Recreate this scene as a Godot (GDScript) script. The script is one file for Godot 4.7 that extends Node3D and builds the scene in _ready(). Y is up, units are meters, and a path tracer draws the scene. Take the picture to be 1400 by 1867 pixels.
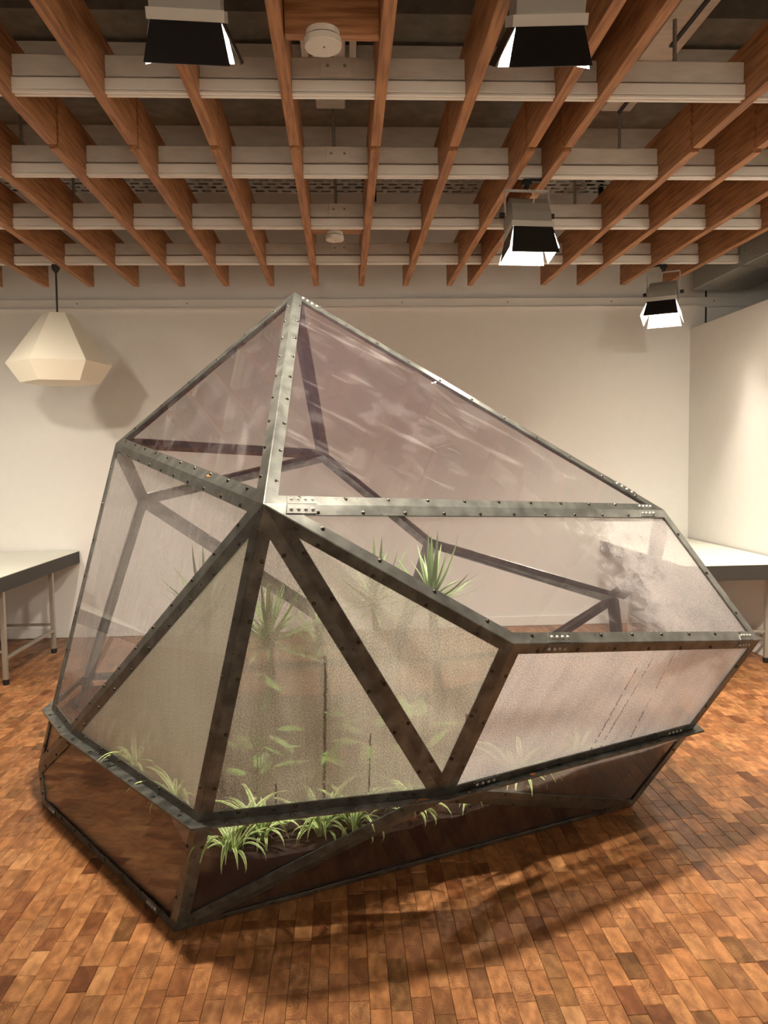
extends Node3D
# A crystal-shaped steel and acrylic terrarium in a gallery with an end-grain wood floor and an open joist ceiling.

const EYE := Vector3(0, 1.55, 0)
const WALL_Z := -6.97
const RING := 0.42

# ---------------------------------------------------------------- mesh builder
class MB:
	var v := PackedVector3Array()
	var n := PackedVector3Array()
	var uv := PackedVector2Array()
	var c := PackedColorArray()
	var col := Color.WHITE
	var use_c := false

	func tri(a: Vector3, b: Vector3, d: Vector3, ua := Vector2.ZERO, ub := Vector2.ZERO, ud := Vector2.ZERO) -> void:
		# a, b, d run counter-clockwise seen from outside
		var nn := (b - a).cross(d - a)
		if nn.length_squared() < 1e-16:
			return
		nn = nn.normalized()
		v.append(a); v.append(d); v.append(b)
		uv.append(ua); uv.append(ud); uv.append(ub)
		for i in 3:
			n.append(nn)
			c.append(col)

	func quad(a: Vector3, b: Vector3, d: Vector3, e: Vector3) -> void:
		tri(a, b, d)
		tri(a, d, e)

	func quad_uv(p: Array, u: Array) -> void:
		tri(p[0], p[1], p[2], u[0], u[1], u[2])
		tri(p[0], p[2], p[3], u[0], u[2], u[3])

	func fan(p: Array) -> void:
		for i in range(1, p.size() - 1):
			tri(p[0], p[i], p[i + 1])

	# prism between polygon p (counter-clockwise seen from side q is on) and q
	func prism(p: Array, q: Array) -> void:
		fan(q)
		var r := p.duplicate()
		r.reverse()
		fan(r)
		for i in p.size():
			var j := (i + 1) % p.size()
			quad(p[i], p[j], q[j], q[i])

	func box(at: Vector3, size: Vector3, t := Transform3D(), bevel := 0.0) -> void:
		var h := size / 2
		if bevel <= 0.0:
			var k := []
			for sz in [-1, 1]:
				k.append([t * (at + Vector3(-h.x, -h.y, sz * h.z)), t * (at + Vector3(h.x, -h.y, sz * h.z)), t * (at + Vector3(h.x, h.y, sz * h.z)), t * (at + Vector3(-h.x, h.y, sz * h.z))])
			prism(k[0], k[1])
			return
		# chamfered box: every corner becomes three points
		var b := bevel
		var f := func(x: float, y: float, z: float) -> Vector3: return t * (at + Vector3(x, y, z))
		var i := h - Vector3(b, b, b)
		for s in [-1.0, 1.0]:
			var r: Array = [[-1, -1], [1, -1], [1, 1], [-1, 1]]
			if s < 0:
				r.reverse()
			var px := []; var py := []; var pz := []
			for e in r:
				px.append(f.call(s * h.x, e[0] * i.y, e[1] * i.z))
				py.append(f.call(e[1] * i.x, s * h.y, e[0] * i.z))
				pz.append(f.call(e[0] * i.x, e[1] * i.y, s * h.z))
			fan(px); fan(py); fan(pz)
		for s1 in [-1.0, 1.0]:
			for s2 in [-1.0, 1.0]:
				var flip: bool = s1 * s2 < 0
				var e1 := [f.call(s1 * h.x, s2 * i.y, -i.z), f.call(s1 * i.x, s2 * h.y, -i.z), f.call(s1 * i.x, s2 * h.y, i.z), f.call(s1 * h.x, s2 * i.y, i.z)]
				var e2 := [f.call(-i.x, s1 * h.y, s2 * i.z), f.call(-i.x, s1 * i.y, s2 * h.z), f.call(i.x, s1 * i.y, s2 * h.z), f.call(i.x, s1 * h.y, s2 * i.z)]
				var e3 := [f.call(s2 * i.x, -i.y, s1 * h.z), f.call(s2 * h.x, -i.y, s1 * i.z), f.call(s2 * h.x, i.y, s1 * i.z), f.call(s2 * i.x, i.y, s1 * h.z)]
				for e in [e1, e2, e3]:
					if flip:
						e.reverse()
					fan(e)
		for sx in [-1.0, 1.0]:
			for sy in [-1.0, 1.0]:
				for sz in [-1.0, 1.0]:
					var p0: Vector3 = f.call(sx * h.x, sy * i.y, sz * i.z)
					var p1: Vector3 = f.call(sx * i.x, sy * h.y, sz * i.z)
					var p2: Vector3 = f.call(sx * i.x, sy * i.y, sz * h.z)
					if sx * sy * sz > 0:
						tri(p0, p1, p2)
					else:
						tri(p0, p2, p1)

	# tube from a to b, radii ra, rb, smooth sides
	func tube(a: Vector3, b: Vector3, ra: float, rb: float, sides := 10, caps := true) -> void:
		var d := (b - a).normalized()
		var x := d.cross(Vector3.UP if absf(d.y) < 0.9 else Vector3.RIGHT).normalized()
		var y := d.cross(x)
		for i in sides:
			var a0 := TAU * i / sides
			var a1 := TAU * (i + 1) / sides
			var n0 := x * cos(a0) + y * sin(a0)
			var n1 := x * cos(a1) + y * sin(a1)
			smooth_quad(a + n0 * ra, a + n1 * ra, b + n1 * rb, b + n0 * rb, n0, n1, n1, n0)
			if caps:
				tri(b, b + n0 * rb, b + n1 * rb)
				tri(a, a + n1 * ra, a + n0 * ra)

	func smooth_quad(p0: Vector3, p1: Vector3, p2: Vector3, p3: Vector3, n0: Vector3, n1: Vector3, n2: Vector3, n3: Vector3) -> void:
		for k in [[p0, n0], [p2, n2], [p1, n1], [p0, n0], [p3, n3], [p2, n2]]:
			v.append(k[0])
			n.append(k[1])
			uv.append(Vector2.ZERO)
			c.append(col)

	# lathe: profile of (radius, height) pairs along axis from origin
	func lathe(o: Vector3, axis: Vector3, prof: Array, sides := 24) -> void:
		var d := axis.normalized()
		var x := d.cross(Vector3.UP if absf(d.y) < 0.9 else Vector3.RIGHT).normalized()
		var y := d.cross(x)
		for k in prof.size() - 1:
			var r0: float = prof[k].x
			var h0: float = prof[k].y
			var r1: float = prof[k + 1].x
			var h1: float = prof[k + 1].y
			for i in sides:
				var a0 := TAU * i / sides
				var a1 := TAU * (i + 1) / sides
				var u0 := x * cos(a0) + y * sin(a0)
				var u1 := x * cos(a1) + y * sin(a1)
				var p := [o + u0 * r0 + d * h0, o + u1 * r0 + d * h0, o + u1 * r1 + d * h1, o + u0 * r1 + d * h1]
				var sl := Vector2(h1 - h0, r0 - r1).normalized()
				var m0 := (u0 * sl.x + d * sl.y).normalized()
				var m1 := (u1 * sl.x + d * sl.y).normalized()
				smooth_quad(p[0], p[1], p[2], p[3], m0, m1, m1, m0)

	func mesh() -> ArrayMesh:
		var a := []
		a.resize(Mesh.ARRAY_MAX)
		a[Mesh.ARRAY_VERTEX] = v
		a[Mesh.ARRAY_NORMAL] = n
		a[Mesh.ARRAY_TEX_UV] = uv
		if use_c:
			a[Mesh.ARRAY_COLOR] = c
		var m := ArrayMesh.new()
		m.add_surface_from_arrays(Mesh.PRIMITIVE_TRIANGLES, a)
		return m

# ---------------------------------------------------------------- helpers
var taken := {}

func numbered(called: String) -> String:
	if not taken.has(called):
		taken[called] = 0
		return called
	taken[called] += 1
	return "%s_%03d" % [called, taken[called]]

func part(called: String, m: Mesh, mat: Material, parent: Node = null, kind := "") -> MeshInstance3D:
	var o := MeshInstance3D.new()
	o.mesh = m
	o.material_override = mat
	if parent == null:
		o.name = numbered(called)
		add_child(o, true)
	else:
		o.name = called
		parent.add_child(o, true)
	if kind:
		o.set_meta("kind", kind)
	return o

func thing(called: String, label: String, category: String, at := Vector3.ZERO, turn := 0.0, group := "") -> Node3D:
	var o := Node3D.new()
	o.name = numbered(called)
	add_child(o, true)
	o.position = at
	o.rotation.y = turn
	tag(o, label, category, group)
	return o

func tag(o: Node, label: String, category: String, group := "") -> void:
	o.set_meta("label", label)
	o.set_meta("category", category)
	if group:
		o.set_meta("group", group)

func setting(called: String) -> Node3D:
	var o := Node3D.new()
	o.name = called
	add_child(o, true)
	o.set_meta("kind", "structure")
	return o

func boxmesh(size: Vector3, at := Vector3.ZERO, bevel := 0.0) -> ArrayMesh:
	var b := MB.new()
	b.box(at, size, Transform3D(), bevel)
	return b.mesh()

func noise(freq: float, sd: int, octaves := 3) -> FastNoiseLite:
	var f := FastNoiseLite.new()
	f.noise_type = FastNoiseLite.TYPE_SIMPLEX_SMOOTH
	f.frequency = freq
	f.seed = sd
	f.fractal_octaves = octaves
	return f

func noise_tex(freq: float, sd: int, stops: Array, size := 512, octaves := 4) -> NoiseTexture2D:
	var t := NoiseTexture2D.new()
	t.width = size
	t.height = size
	t.seamless = true
	t.noise = noise(freq, sd, octaves)
	if stops.size():
		var g := Gradient.new()
		var offs := PackedFloat32Array()
		var cols := PackedColorArray()
		for s in stops:
			offs.append(s[0])
			cols.append(s[1])
		g.offsets = offs
		g.colors = cols
		t.color_ramp = g
	return t

func plain(col: Color, rough: float, metal := 0.0) -> StandardMaterial3D:
	var m := StandardMaterial3D.new()
	m.albedo_color = col
	m.roughness = rough
	m.metallic = metal
	return m

func triplanar(tex: Texture2D, scale: Vector3, rough: float, metal := 0.0, tint := Color.WHITE) -> StandardMaterial3D:
	var m := plain(tint, rough, metal)
	m.albedo_texture = tex
	m.uv1_triplanar = true
	m.uv1_world_triplanar = true
	m.uv1_scale = scale
	return m

var M := {}
var rng := RandomNumberGenerator.new()

func make_materials() -> void:
	M.wall = triplanar(noise_tex(0.02, 11, [[0.0, Color(0.888, 0.882, 0.866)], [1.0, Color(0.898, 0.893, 0.878)]]), Vector3.ONE * 0.7, 0.85)
	M.white_wood = triplanar(noise_tex(0.012, 12, [[0.0, Color(0.80, 0.78, 0.73)], [0.55, Color(0.85, 0.83, 0.79)], [1.0, Color(0.88, 0.86, 0.82)]]), Vector3(0.8, 3, 3), 0.7)
	M.track = plain(Color(0.93, 0.92, 0.89), 0.4)
	M.concrete = triplanar(noise_tex(0.02, 13, [[0.0, Color(0.40, 0.39, 0.36)], [1.0, Color(0.52, 0.51, 0.48)]]), Vector3.ONE * 0.8, 0.95)
	M.galv = triplanar(noise_tex(0.03, 14, [[0.0, Color(0.55, 0.55, 0.53)], [1.0, Color(0.68, 0.68, 0.66)]]), Vector3.ONE * 3, 0.5, 0.5)
	M.joist = triplanar(noise_tex(0.014, 15, [[0.0, Color(0.48, 0.31, 0.185)], [0.45, Color(0.62, 0.425, 0.27)], [0.6, Color(0.67, 0.475, 0.31)], [1.0, Color(0.72, 0.525, 0.35)]], 512, 5), Vector3(5, 5, 0.35), 0.6)
	M.joist_b = triplanar(noise_tex(0.014, 16, [[0.0, Color(0.48, 0.31, 0.185)], [0.45, Color(0.62, 0.425, 0.27)], [0.6, Color(0.67, 0.475, 0.31)], [1.0, Color(0.72, 0.525, 0.35)]], 512, 5), Vector3(5, 5, 0.4), 0.6)
	M.joist_cross = triplanar(noise_tex(0.014, 21, [[0.0, Color(0.48, 0.31, 0.185)], [0.45, Color(0.62, 0.425, 0.27)], [0.6, Color(0.67, 0.475, 0.31)], [1.0, Color(0.72, 0.525, 0.35)]], 512, 5), Vector3(0.4, 5, 5), 0.6)
	M.steel = triplanar(noise_tex(0.012, 17, [[0.0, Color(0.27, 0.267, 0.254)], [0.4, Color(0.345, 0.35, 0.334)], [0.62, Color(0.41, 0.418, 0.40)], [1.0, Color(0.50, 0.495, 0.465)]], 512, 5), Vector3.ONE * 2.2, 0.34, 0.6)
	M.steel.roughness_texture = noise_tex(0.02, 18, [[0.0, Color(0.75, 0.75, 0.75)], [1.0, Color(1, 1, 1)]])
	M.rust = plain(Color(0.62, 0.36, 0.17), 0.8)
	M.bolt = plain(Color(0.30, 0.28, 0.25), 0.28, 0.9)
	M.pane = StandardMaterial3D.new()
	M.pane.transparency = BaseMaterial3D.TRANSPARENCY_ALPHA
	M.pane.albedo_color = Color(0.27, 0.225, 0.255, 0.15)
	M.pane.roughness = 0.02
	M.black_metal = plain(Color(0.055, 0.05, 0.045), 0.42, 0.3)
	M.grey_paint = plain(Color(0.52, 0.51, 0.48), 0.5)
	M.light_band = plain(Color(0.72, 0.71, 0.68), 0.5)
	M.inner_white = plain(Color(0.85, 0.85, 0.83), 0.35)
	M.black_plastic = plain(Color(0.03, 0.03, 0.03), 0.5)
	M.off_white_plastic = plain(Color(0.83, 0.81, 0.76), 0.5)
	M.shade = plain(Color(0.93, 0.91, 0.84), 0.55)
	M.shade.backlight_enabled = true
	M.shade.backlight = Color(0.25, 0.24, 0.21)
	M.table_top = plain(Color(0.90, 0.91, 0.86), 0.35)
	M.table_edge = plain(Color(0.17, 0.155, 0.135), 0.6)
	M.table_leg = plain(Color(0.62, 0.60, 0.56), 0.4, 0.5)
	M.soil = triplanar(noise_tex(0.06, 19, [[0.0, Color(0.07, 0.042, 0.025)], [0.5, Color(0.14, 0.085, 0.05)], [0.8, Color(0.22, 0.14, 0.085)], [1.0, Color(0.32, 0.22, 0.15)]], 512, 5), Vector3.ONE * 3.5, 0.95)
	M.leaf = plain(Color.WHITE, 0.45)
	M.leaf.vertex_color_use_as_albedo = true
	M.leaf.backlight_enabled = true
	M.leaf.backlight = Color(0.5, 0.55, 0.4)
	M.trunk = triplanar(noise_tex(0.05, 20, [[0.0, Color(0.20, 0.15, 0.10)], [1.0, Color(0.42, 0.34, 0.25)]]), Vector3(6, 2, 6), 0.9)
	M.grout = plain(Color(0.09, 0.05, 0.03), 0.9)
	M.lamp_glow = StandardMaterial3D.new()
	M.lamp_glow.albedo_color = Color(1, 0.95, 0.85)
	M.lamp_glow.emission_enabled = true
	M.lamp_glow.emission = Color(1, 0.93, 0.82)
	M.lamp_glow.emission_energy_multiplier = 9.0

# ---------------------------------------------------------------- light fittings
# Theatre floodlight with barn doors hung from a ceiling track. The thing's base is its clamp under the track.
func floodlight(clamp_at: Vector3, yaw: float, pitch: float, energy: float, label: String, doors: Array, drop := 0.19, front := 0.125, group := "gallery floodlights") -> Node3D:
	var t := thing("floodlight", label, "floodlight", clamp_at, yaw, group)
	# clamp
	var b := MB.new()
	b.box(Vector3(0.0, -0.012, 0), Vector3(0.05, 0.03, 0.045), Transform3D(), 0.004)
	b.box(Vector3(0.045, 0.0, 0), Vector3(0.07, 0.014, 0.03), Transform3D(), 0.003)
	b.tube(Vector3(0, -0.02, 0), Vector3(0, -0.055, 0), 0.014, 0.014, 10)
	part("clamp", b.mesh(), M.black_plastic, t)
	# yoke
	b = MB.new()
	b.box(Vector3(0, -0.055, 0), Vector3(0.242, 0.006, 0.028), Transform3D(), 0.001)
	for s in [-1, 1]:
		b.box(Vector3(s * 0.121, -0.055 - drop / 2 + 0.015, 0), Vector3(0.005, drop - 0.03, 0.028), Transform3D(), 0.001)
	part("yoke", b.mesh(), M.light_band, t)
	var pivot := Vector3(0, -0.055 - drop + 0.04, 0)
	for s in [-1, 1]:
		b = MB.new()
		b.tube(pivot + Vector3(s * 0.12, 0, 0), pivot + Vector3(s * 0.15, 0, 0), 0.014, 0.014, 10)
		part("knob", b.mesh(), M.black_plastic, t)
	# body: local -Z is the beam
	var X := Transform3D(Basis(Vector3.RIGHT, pitch), pivot) * Transform3D(Basis(), Vector3(0, 0, -0.02))
	var W := 0.105
	var H := 0.085
	b = MB.new()
	var sect := []
	for a in [[-0.06, 1.0, 1.0], [0.0, 1.0, 1.0], [0.05, 0.97, 0.86], [0.085, 0.95, 0.62], [0.105, 0.93, 0.30]]:
		var r := []
		for k in [[-1, -1], [1, -1], [1, 1], [-1, 1]]:
			r.append(X * Vector3(k[0] * W * a[1], k[1] * H * a[2], a[0]))
		sect.append(r)
	for i in sect.size() - 1:
		for k in 4:
			var j := (k + 1) % 4
			b.quad(sect[i][k], sect[i][j], sect[i + 1][j], sect[i + 1][k])
	b.fan(sect[-1])
	part("housing", b.mesh(), M.grey_paint, t)
	# rim
	b = MB.new()
	for s in [-1, 1]:
		b.box(Vector3(0, s * (H + 0.004), -0.072), Vector3(2 * W + 0.02, 0.006, 0.032), X, 0.001)
		b.box(Vector3(s * (W + 0.004), 0, -0.072), Vector3(0.006, 2 * H + 0.002, 0.032), X, 0.001)
	part("rim", b.mesh(), M.light_band, t)
	# reflector and lamp tube
	b = MB.new()
	b.box(Vector3(0, 0, 0.02), Vector3(2 * W - 0.01, 2 * H * 0.8, 0.004), X)
	for s in [-1, 1]:
		b.quad(X * Vector3(-W + 0.004, s * (H - 0.004), -0.058), X * Vector3(W - 0.004, s * (H - 0.004), -0.058), X * Vector3(W - 0.004, s * H * 0.8, 0.018), X * Vector3(-W + 0.004, s * H * 0.8, 0.018))
	part("reflector", b.mesh(), M.inner_white, t)
	b = MB.new()
	b.box(Vector3(0, 0, -0.012), Vector3(2 * W - 0.03, 2 * H - 0.04, 0.004), X)
	part("lamp_tube", b.mesh(), M.lamp_glow, t)
	# barn doors: [top, bottom, left, right] opening angles from the beam axis, degrees
	var z0 := -0.088
	for k in 4:
		if doors[k] == null:
			continue
		var a: float = deg_to_rad(doors[k])
		var L: float = [0.12, front, 0.12, 0.12][k]
		b = MB.new()
		var inner := MB.new()
		var p: Array
		var side: Vector3
		if k < 2:
			var s := 1.0 if k == 0 else -1.0
			var d := Vector3(0, s * sin(a), -cos(a)) * L
			var y := s * H
			p = [Vector3(-W, y, z0), Vector3(W, y, z0), Vector3(W * 1.22, y, z0) + d, Vector3(-W * 1.22, y, z0) + d]
			side = Vector3(0, s * cos(a), sin(a)) * 0.003
		else:
			var s := -1.0 if k == 2 else 1.0
			var d := Vector3(s * sin(a), 0, -cos(a)) * L
			var x := s * W
			p = [Vector3(x, -H, z0), Vector3(x, H, z0), Vector3(x, H * 1.1, z0) + d, Vector3(x, -H * 1.1, z0) + d]
			side = Vector3(s * cos(a), 0, sin(a)) * 0.003
		var q := []
		var r := []
		for e in p:
			q.append(X * (e + side))
			r.append(X * e)
		var nn: Vector3 = (q[1] - q[0]).cross(q[2] - q[0])
		if nn.dot(X.basis * side) > 0:
			b.prism(r, q)
		else:
			b.prism(q, r)
		# pale inner face of the door
		var d0 := part("barn_door", b.mesh(), M.black_metal, t)
		var ii := []
		for e in p:
			ii.append(X * (e - side * 0.3))
		inner.fan(ii)
		part("inner_face", inner.mesh(), M.inner_white, d0)
	# cable
	b = MB.new()
	var prev := Vector3(0.01, -0.05, 0.012)
	for i in range(1, 7):
		var f := i / 6.0
		var nx := Vector3(0.01 + 0.012 * sin(f * 3.0), -0.05 - f * (drop - 0.07), 0.012 + 0.05 * sin(f * 2.2))
		b.tube(prev, nx, 0.004, 0.004, 6)
		prev = nx
	part("cable", b.mesh(), M.off_white_plastic, t)
	# the light itself
	var l := AreaLight3D.new()
	l.name = "floodlight_lamp"
	l.area_size = Vector2(2 * W - 0.03, 2 * H - 0.04)
	l.area_range = 14.0
	l.light_color = Color(1.0, 0.945, 0.87)
	l.light_energy = energy
	l.shadow_enabled = true
	t.add_child(l)
	l.transform = X * Transform3D(Basis(), Vector3(0, 0, -0.02))
	return t

# ---------------------------------------------------------------- main
func _ready() -> void:
	rng.seed = 7
	# camera
	var cam := Camera3D.new()
	cam.name = "camera"
	cam.fov = rad_to_deg(2.0 * atan(933.5 / 1400.0))
	cam.near = 0.05
	cam.far = 60.0
	add_child(cam)
	cam.transform = Transform3D(Basis(Vector3.UP, deg_to_rad(-2.95)) * Basis(Vector3.RIGHT, deg_to_rad(-3.85)) * Basis(Vector3.BACK, deg_to_rad(-0.87)), EYE)
	cam.current = true
	# environment
	var we := WorldEnvironment.new()
	we.name = "environment"
	var env := Environment.new()
	env.background_mode = Environment.BG_COLOR
	env.background_color = Color(0.02, 0.018, 0.015)
	env.tonemap_mode = Environment.TONE_MAPPER_LINEAR
	env.tonemap_exposure = 1.13
	env.sdfgi_enabled = true
	env.ssao_enabled = true
	env.ssil_enabled = true
	we.environment = env
	add_child(we)
	make_materials()
	# floodlights: [clamp, yaw, pitch (down), energy]
	floodlight(Vector3(-0.45, 3.15, -2.45), deg_to_rad(4), deg_to_rad(-62), 13.0, "grey floodlight with black barn doors beside the smoke detector on the timber block", [20, 27, 12, 26], 0.125)
	floodlight(Vector3(0.66, 3.15, -2.45), deg_to_rad(-4), deg_to_rad(-62), 15.0, "grey floodlight with blazing left barn door beside the plain white ceiling board", [20, 32, 28, 14], 0.125)
	floodlight(Vector3(1.008, 3.035, -4.18), deg_to_rad(4), deg_to_rad(-102), 6.0, "small floodlight glowing along its hinge below the perforated cable tray", [30, 6, 14, 14], 0.17, 0.15)
	floodlight(Vector3(2.52, 3.035, -5.98), deg_to_rad(150), deg_to_rad(-72), 4.0, "side-turned floodlight hanging by the top of the white partition wall", [4, 30, 22, 22], 0.2, 0.125)
	floodlight(Vector3(2.3, 3.035, -3.285), deg_to_rad(-40), deg_to_rad(-50), 7.2, "floodlight turned towards the white partition wall", [40, 25, 25, 25])
	floodlight(Vector3(-1.95, 3.035, -3.285), deg_to_rad(14), deg_to_rad(-50), 4.5, "added unseen floodlight on the second track lightening the pendant lamp shadow on the wall", [34, 20, 25, 25])  # unseen lamp added so the pendant shadow on the wall is weaker
	floodlight(Vector3(-2.9, 3.035, -4.185), deg_to_rad(4), deg_to_rad(-54), 3.8, "floodlight turned towards the wall behind the table with the pendant lamp", [34, 25, 30, 30])
	# unseen fill lamps added behind the camera, turned to the front wall for bounce
	floodlight(Vector3(-1.4, 3.035, 0.315), PI, deg_to_rad(-35), 16.0, "added fill floodlight turned towards the front wall beside the middle of the room", [50, 25, 30, 30])
	floodlight(Vector3(1.6, 3.035, 0.315), PI, deg_to_rad(-35), 16.0, "added fill floodlight turned towards the front wall beside the partition", [50, 25, 30, 30])
	room()
	ceiling()
	wood_floor()
	terrarium()
	soil_and_plants()
	furniture()

# ---------------------------------------------------------------- room shell
func room() -> void:
	var w := setting("wall_back")
	part("plaster", boxmesh(Vector3(12.4, 2.95, 0.15), Vector3(0, 1.475, WALL_Z - 0.075)), M.wall, w)
	part("upper_wall", boxmesh(Vector3(12.4, 1.25, 0.14), Vector3(0, 3.575, WALL_Z - 0.08)), M.wall, w)
	var g := part("seam", boxmesh(Vector3(0.012, 0.5, 0.01), Vector3(3.335, 2.80, WALL_Z + 0.001)), M.black_plastic, w)
	g.position = Vector3.ZERO
	var tr := setting("trim_1")
	var b := MB.new()
	b.box(Vector3(0, 2.948, WALL_Z + 0.012), Vector3(12.2, 0.086, 0.022), Transform3D(), 0.003)
	b.box(Vector3(0, 2.909, WALL_Z + 0.019), Vector3(12.2, 0.012, 0.032), Transform3D(), 0.002)
	part("picture_rail", b.mesh(), M.wall, tr)
	b = MB.new()
	for i in 9:
		b.tube(Vector3(-4.2 + i * 0.95, 2.955, WALL_Z + 0.02), Vector3(-4.2 + i * 0.95, 2.955, WALL_Z + 0.026), 0.008, 0.007, 8)
	part("rail_screw", b.mesh(), M.galv, tr, "stuff")
	var bb := setting("baseboard_back")
	b = MB.new()
	b.box(Vector3(-1.4, 0.045, WALL_Z + 0.008), Vector3(9.1, 0.09, 0.015), Transform3D(), 0.003)
	part("skirting", b.mesh(), M.wall, bb)
	var rw := setting("wall_right")
	part("partition", boxmesh(Vector3(0.12, 2.71, 9.0), Vector3(3.25, 1.355, WALL_Z + 4.5), 0.004), M.wall, rw)
	var fr := setting("wall_far_right")
	part("plaster", boxmesh(Vector3(0.15, 4.2, 10.5), Vector3(6.1, 2.1, -2.2)), M.wall, fr)
	var lw := setting("wall_left")
	part("plaster", boxmesh(Vector3(0.15, 4.2, 10.5), Vector3(-6.1, 2.1, -2.2)), M.wall, lw)
	var fw := setting("wall_front")
	part("plaster", boxmesh(Vector3(12.4, 4.2, 0.15), Vector3(0, 2.1, 2.6)), M.wall, fw)

func ceiling() -> void:
	var c := setting("ceiling")
	part("slab", boxmesh(Vector3(12.4, 0.2, 10.2), Vector3(0, 4.28, -2.2)), M.concrete, c)
	# downstand beams parallel to the back wall
	part("beam", boxmesh(Vector3(12.2, 0.72, 1.12), Vector3(0, 3.82, -3.98)), M.concrete, c)
	part("beam", boxmesh(Vector3(12.2, 0.72, 0.5), Vector3(0, 3.86, -0.6)), M.concrete, c)
	part("fascia_board", boxmesh(Vector3(12.2, 0.13, 0.03), Vector3(0, 3.415, -4.56)), M.white_wood, c)
	part("fascia_board", boxmesh(Vector3(12.2, 0.07, 0.05), Vector3(0, 3.405, -3.66)), M.white_wood, c)
	part("conduit_rail", boxmesh(Vector3(12.2, 0.035, 0.04), Vector3(0, 3.40, -5.02)), M.white_wood, c)
	# boards running in depth above the joists
	for a in [[-0.033, 0.15], [1.48, 0.16]]:
		part("white_board", boxmesh(Vector3(a[1], 0.03, 2.6), Vector3(a[0], 3.40, -2.85), 0.003), M.white_wood, c)
	for x in [-0.14, 0.075]:
		part("edge_strip", boxmesh(Vector3(0.03, 0.03, 2.35), Vector3(x, 3.39, -2.75)), M.white_wood, c)
	part("steel_channel", boxmesh(Vector3(0.028, 0.02, 2.2), Vector3(-0.03, 3.375, -2.6)), M.galv, c)
	for a in [[1.98, 0.06], [2.06, 0.03], [2.9, 0.12]]:
		part("channel", boxmesh(Vector3(a[1], 0.05, 2.2), Vector3(a[0], 3.62, -2.3)), M.white_wood, c)
	for a in [[-3.30, 0.40], [-4.0, 0.3]]:
		var b0 := MB.new()
		b0.box(Vector3(1.5, 3.38, a[0]), Vector3(0.018, 0.008, a[1]))
		part("slot", b0.mesh(), M.black_plastic, c)
	# joists
	var joists := [-3.165, -2.795, -2.42, -2.05, -1.68, -1.302, -0.934, -0.556, -0.182, 0.157, 0.531, 0.907, 1.086, 1.718, 2.034, 2.414, 2.79, 3.171, 3.55, 3.93]
	var meshes := []
	for k in 2:
		meshes.append([boxmesh(Vector3(0.046, 0.25, 2.86), Vector3(0, 3.155, -5.21), 0.002), boxmesh(Vector3(0.046, 0.24, 5.9), Vector3(0, 3.158, -0.80), 0.002)])
	for i in joists.size():
		var x: float = joists[i] + (0.023 if joists[i] > 0.1 else -0.023)
		for k in 2:
			var o := part("joist", meshes[i % 2][k], M.joist if (i * 3 + k) % 2 == 0 else M.joist_b, c)
			o.position = Vector3(x, 0, 0)
	# cross battens and lighting tracks
	for r in range(-2, 5):
		var z := -2.385 - 0.9 * r
		part("batten", boxmesh(Vector3(7.6, 0.084, 0.05), Vector3(0.2, 3.162, z - 0.014), 0.003), M.white_wood, c)
		part("shadow_gap_spacer", boxmesh(Vector3(7.6, 0.014, 0.026), Vector3(0.2, 3.114, z - 0.02)), M.joist_cross, c)  # recessed wood strip added to darken the shadow gap above the track
		var b := MB.new()
		b.box(Vector3(0.2, 3.085, z + 0.004), Vector3(7.6, 0.046, 0.042), Transform3D(), 0.003)
		b.box(Vector3(0.2, 3.060, z + 0.004), Vector3(7.6, 0.010, 0.024), Transform3D(), 0.001)
		b.box(Vector3(0.2, 3.053, z + 0.018), Vector3(7.6, 0.011, 0.014), Transform3D(), 0.002)
		b.box(Vector3(0.2, 3.053, z - 0.010), Vector3(7.6, 0.011, 0.014), Transform3D(), 0.002)
		part("lighting_track", b.mesh(), M.track, c)
		if r >= 0:
			part("joint_plate", boxmesh(Vector3(0.13, 0.08, 0.006), Vector3(0.0, 3.162, z + 0.013), 0.001), M.white_wood, c)
			b = MB.new()
			for s in [-0.035, 0.035]:
				b.tube(Vector3(s, 3.168, z + 0.016), Vector3(s, 3.168, z + 0.020), 0.007, 0.006, 8)
			part("plate_screw", b.mesh(), M.galv, c, "stuff")
	# hanger rods
	for a in [[-0.02, 1], [-0.02, 2], [-0.02, 3], [-0.02, 4], [1.43, 1], [1.52, 2], [1.55, 3], [-1.64, 2], [-1.68, 3], [-2.6, 2], [2.4, 1], [2.42, 2]]:
		var z2: float = -2.385 - 0.9 * a[1] - 0.015
		var b2 := MB.new()
		b2.tube(Vector3(a[0], 3.17, z2), Vector3(a[0], 4.2 if a[1] != 2 and a[1] != 1 else 3.47, z2), 0.009, 0.009, 8)
		part("hanger_rod", b2.mesh(), M.galv, c)
	# blocking pieces between the two middle joists
	part("blocking", boxmesh(Vector3(0.335, 0.135, 0.045), Vector3(-0.012, 3.118, -2.84), 0.002), M.joist_cross, c)
	part("blocking", boxmesh(Vector3(0.335, 0.03, 0.10), Vector3(-0.012, 3.078, -5.20), 0.002), M.joist_cross, c)
	# duct over the partition
	part("air_duct", boxmesh(Vector3(0.5, 0.36, 3.5), Vector3(3.36, 3.19, -5.0), 0.004), M.galv, c)
	part("duct_flange", boxmesh(Vector3(0.53, 0.39, 0.03), Vector3(3.36, 3.19, -5.9), 0.002), M.galv, c)
	cable_tray()
	smoke_detector(Vector3(-0.045, 3.048, -2.80), 0.066, "round white smoke detector under the deep timber block")
	smoke_detector(Vector3(-0.03, 3.06, -5.20), 0.060, "small white smoke detector under the thin timber block past the cable tray")

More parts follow.
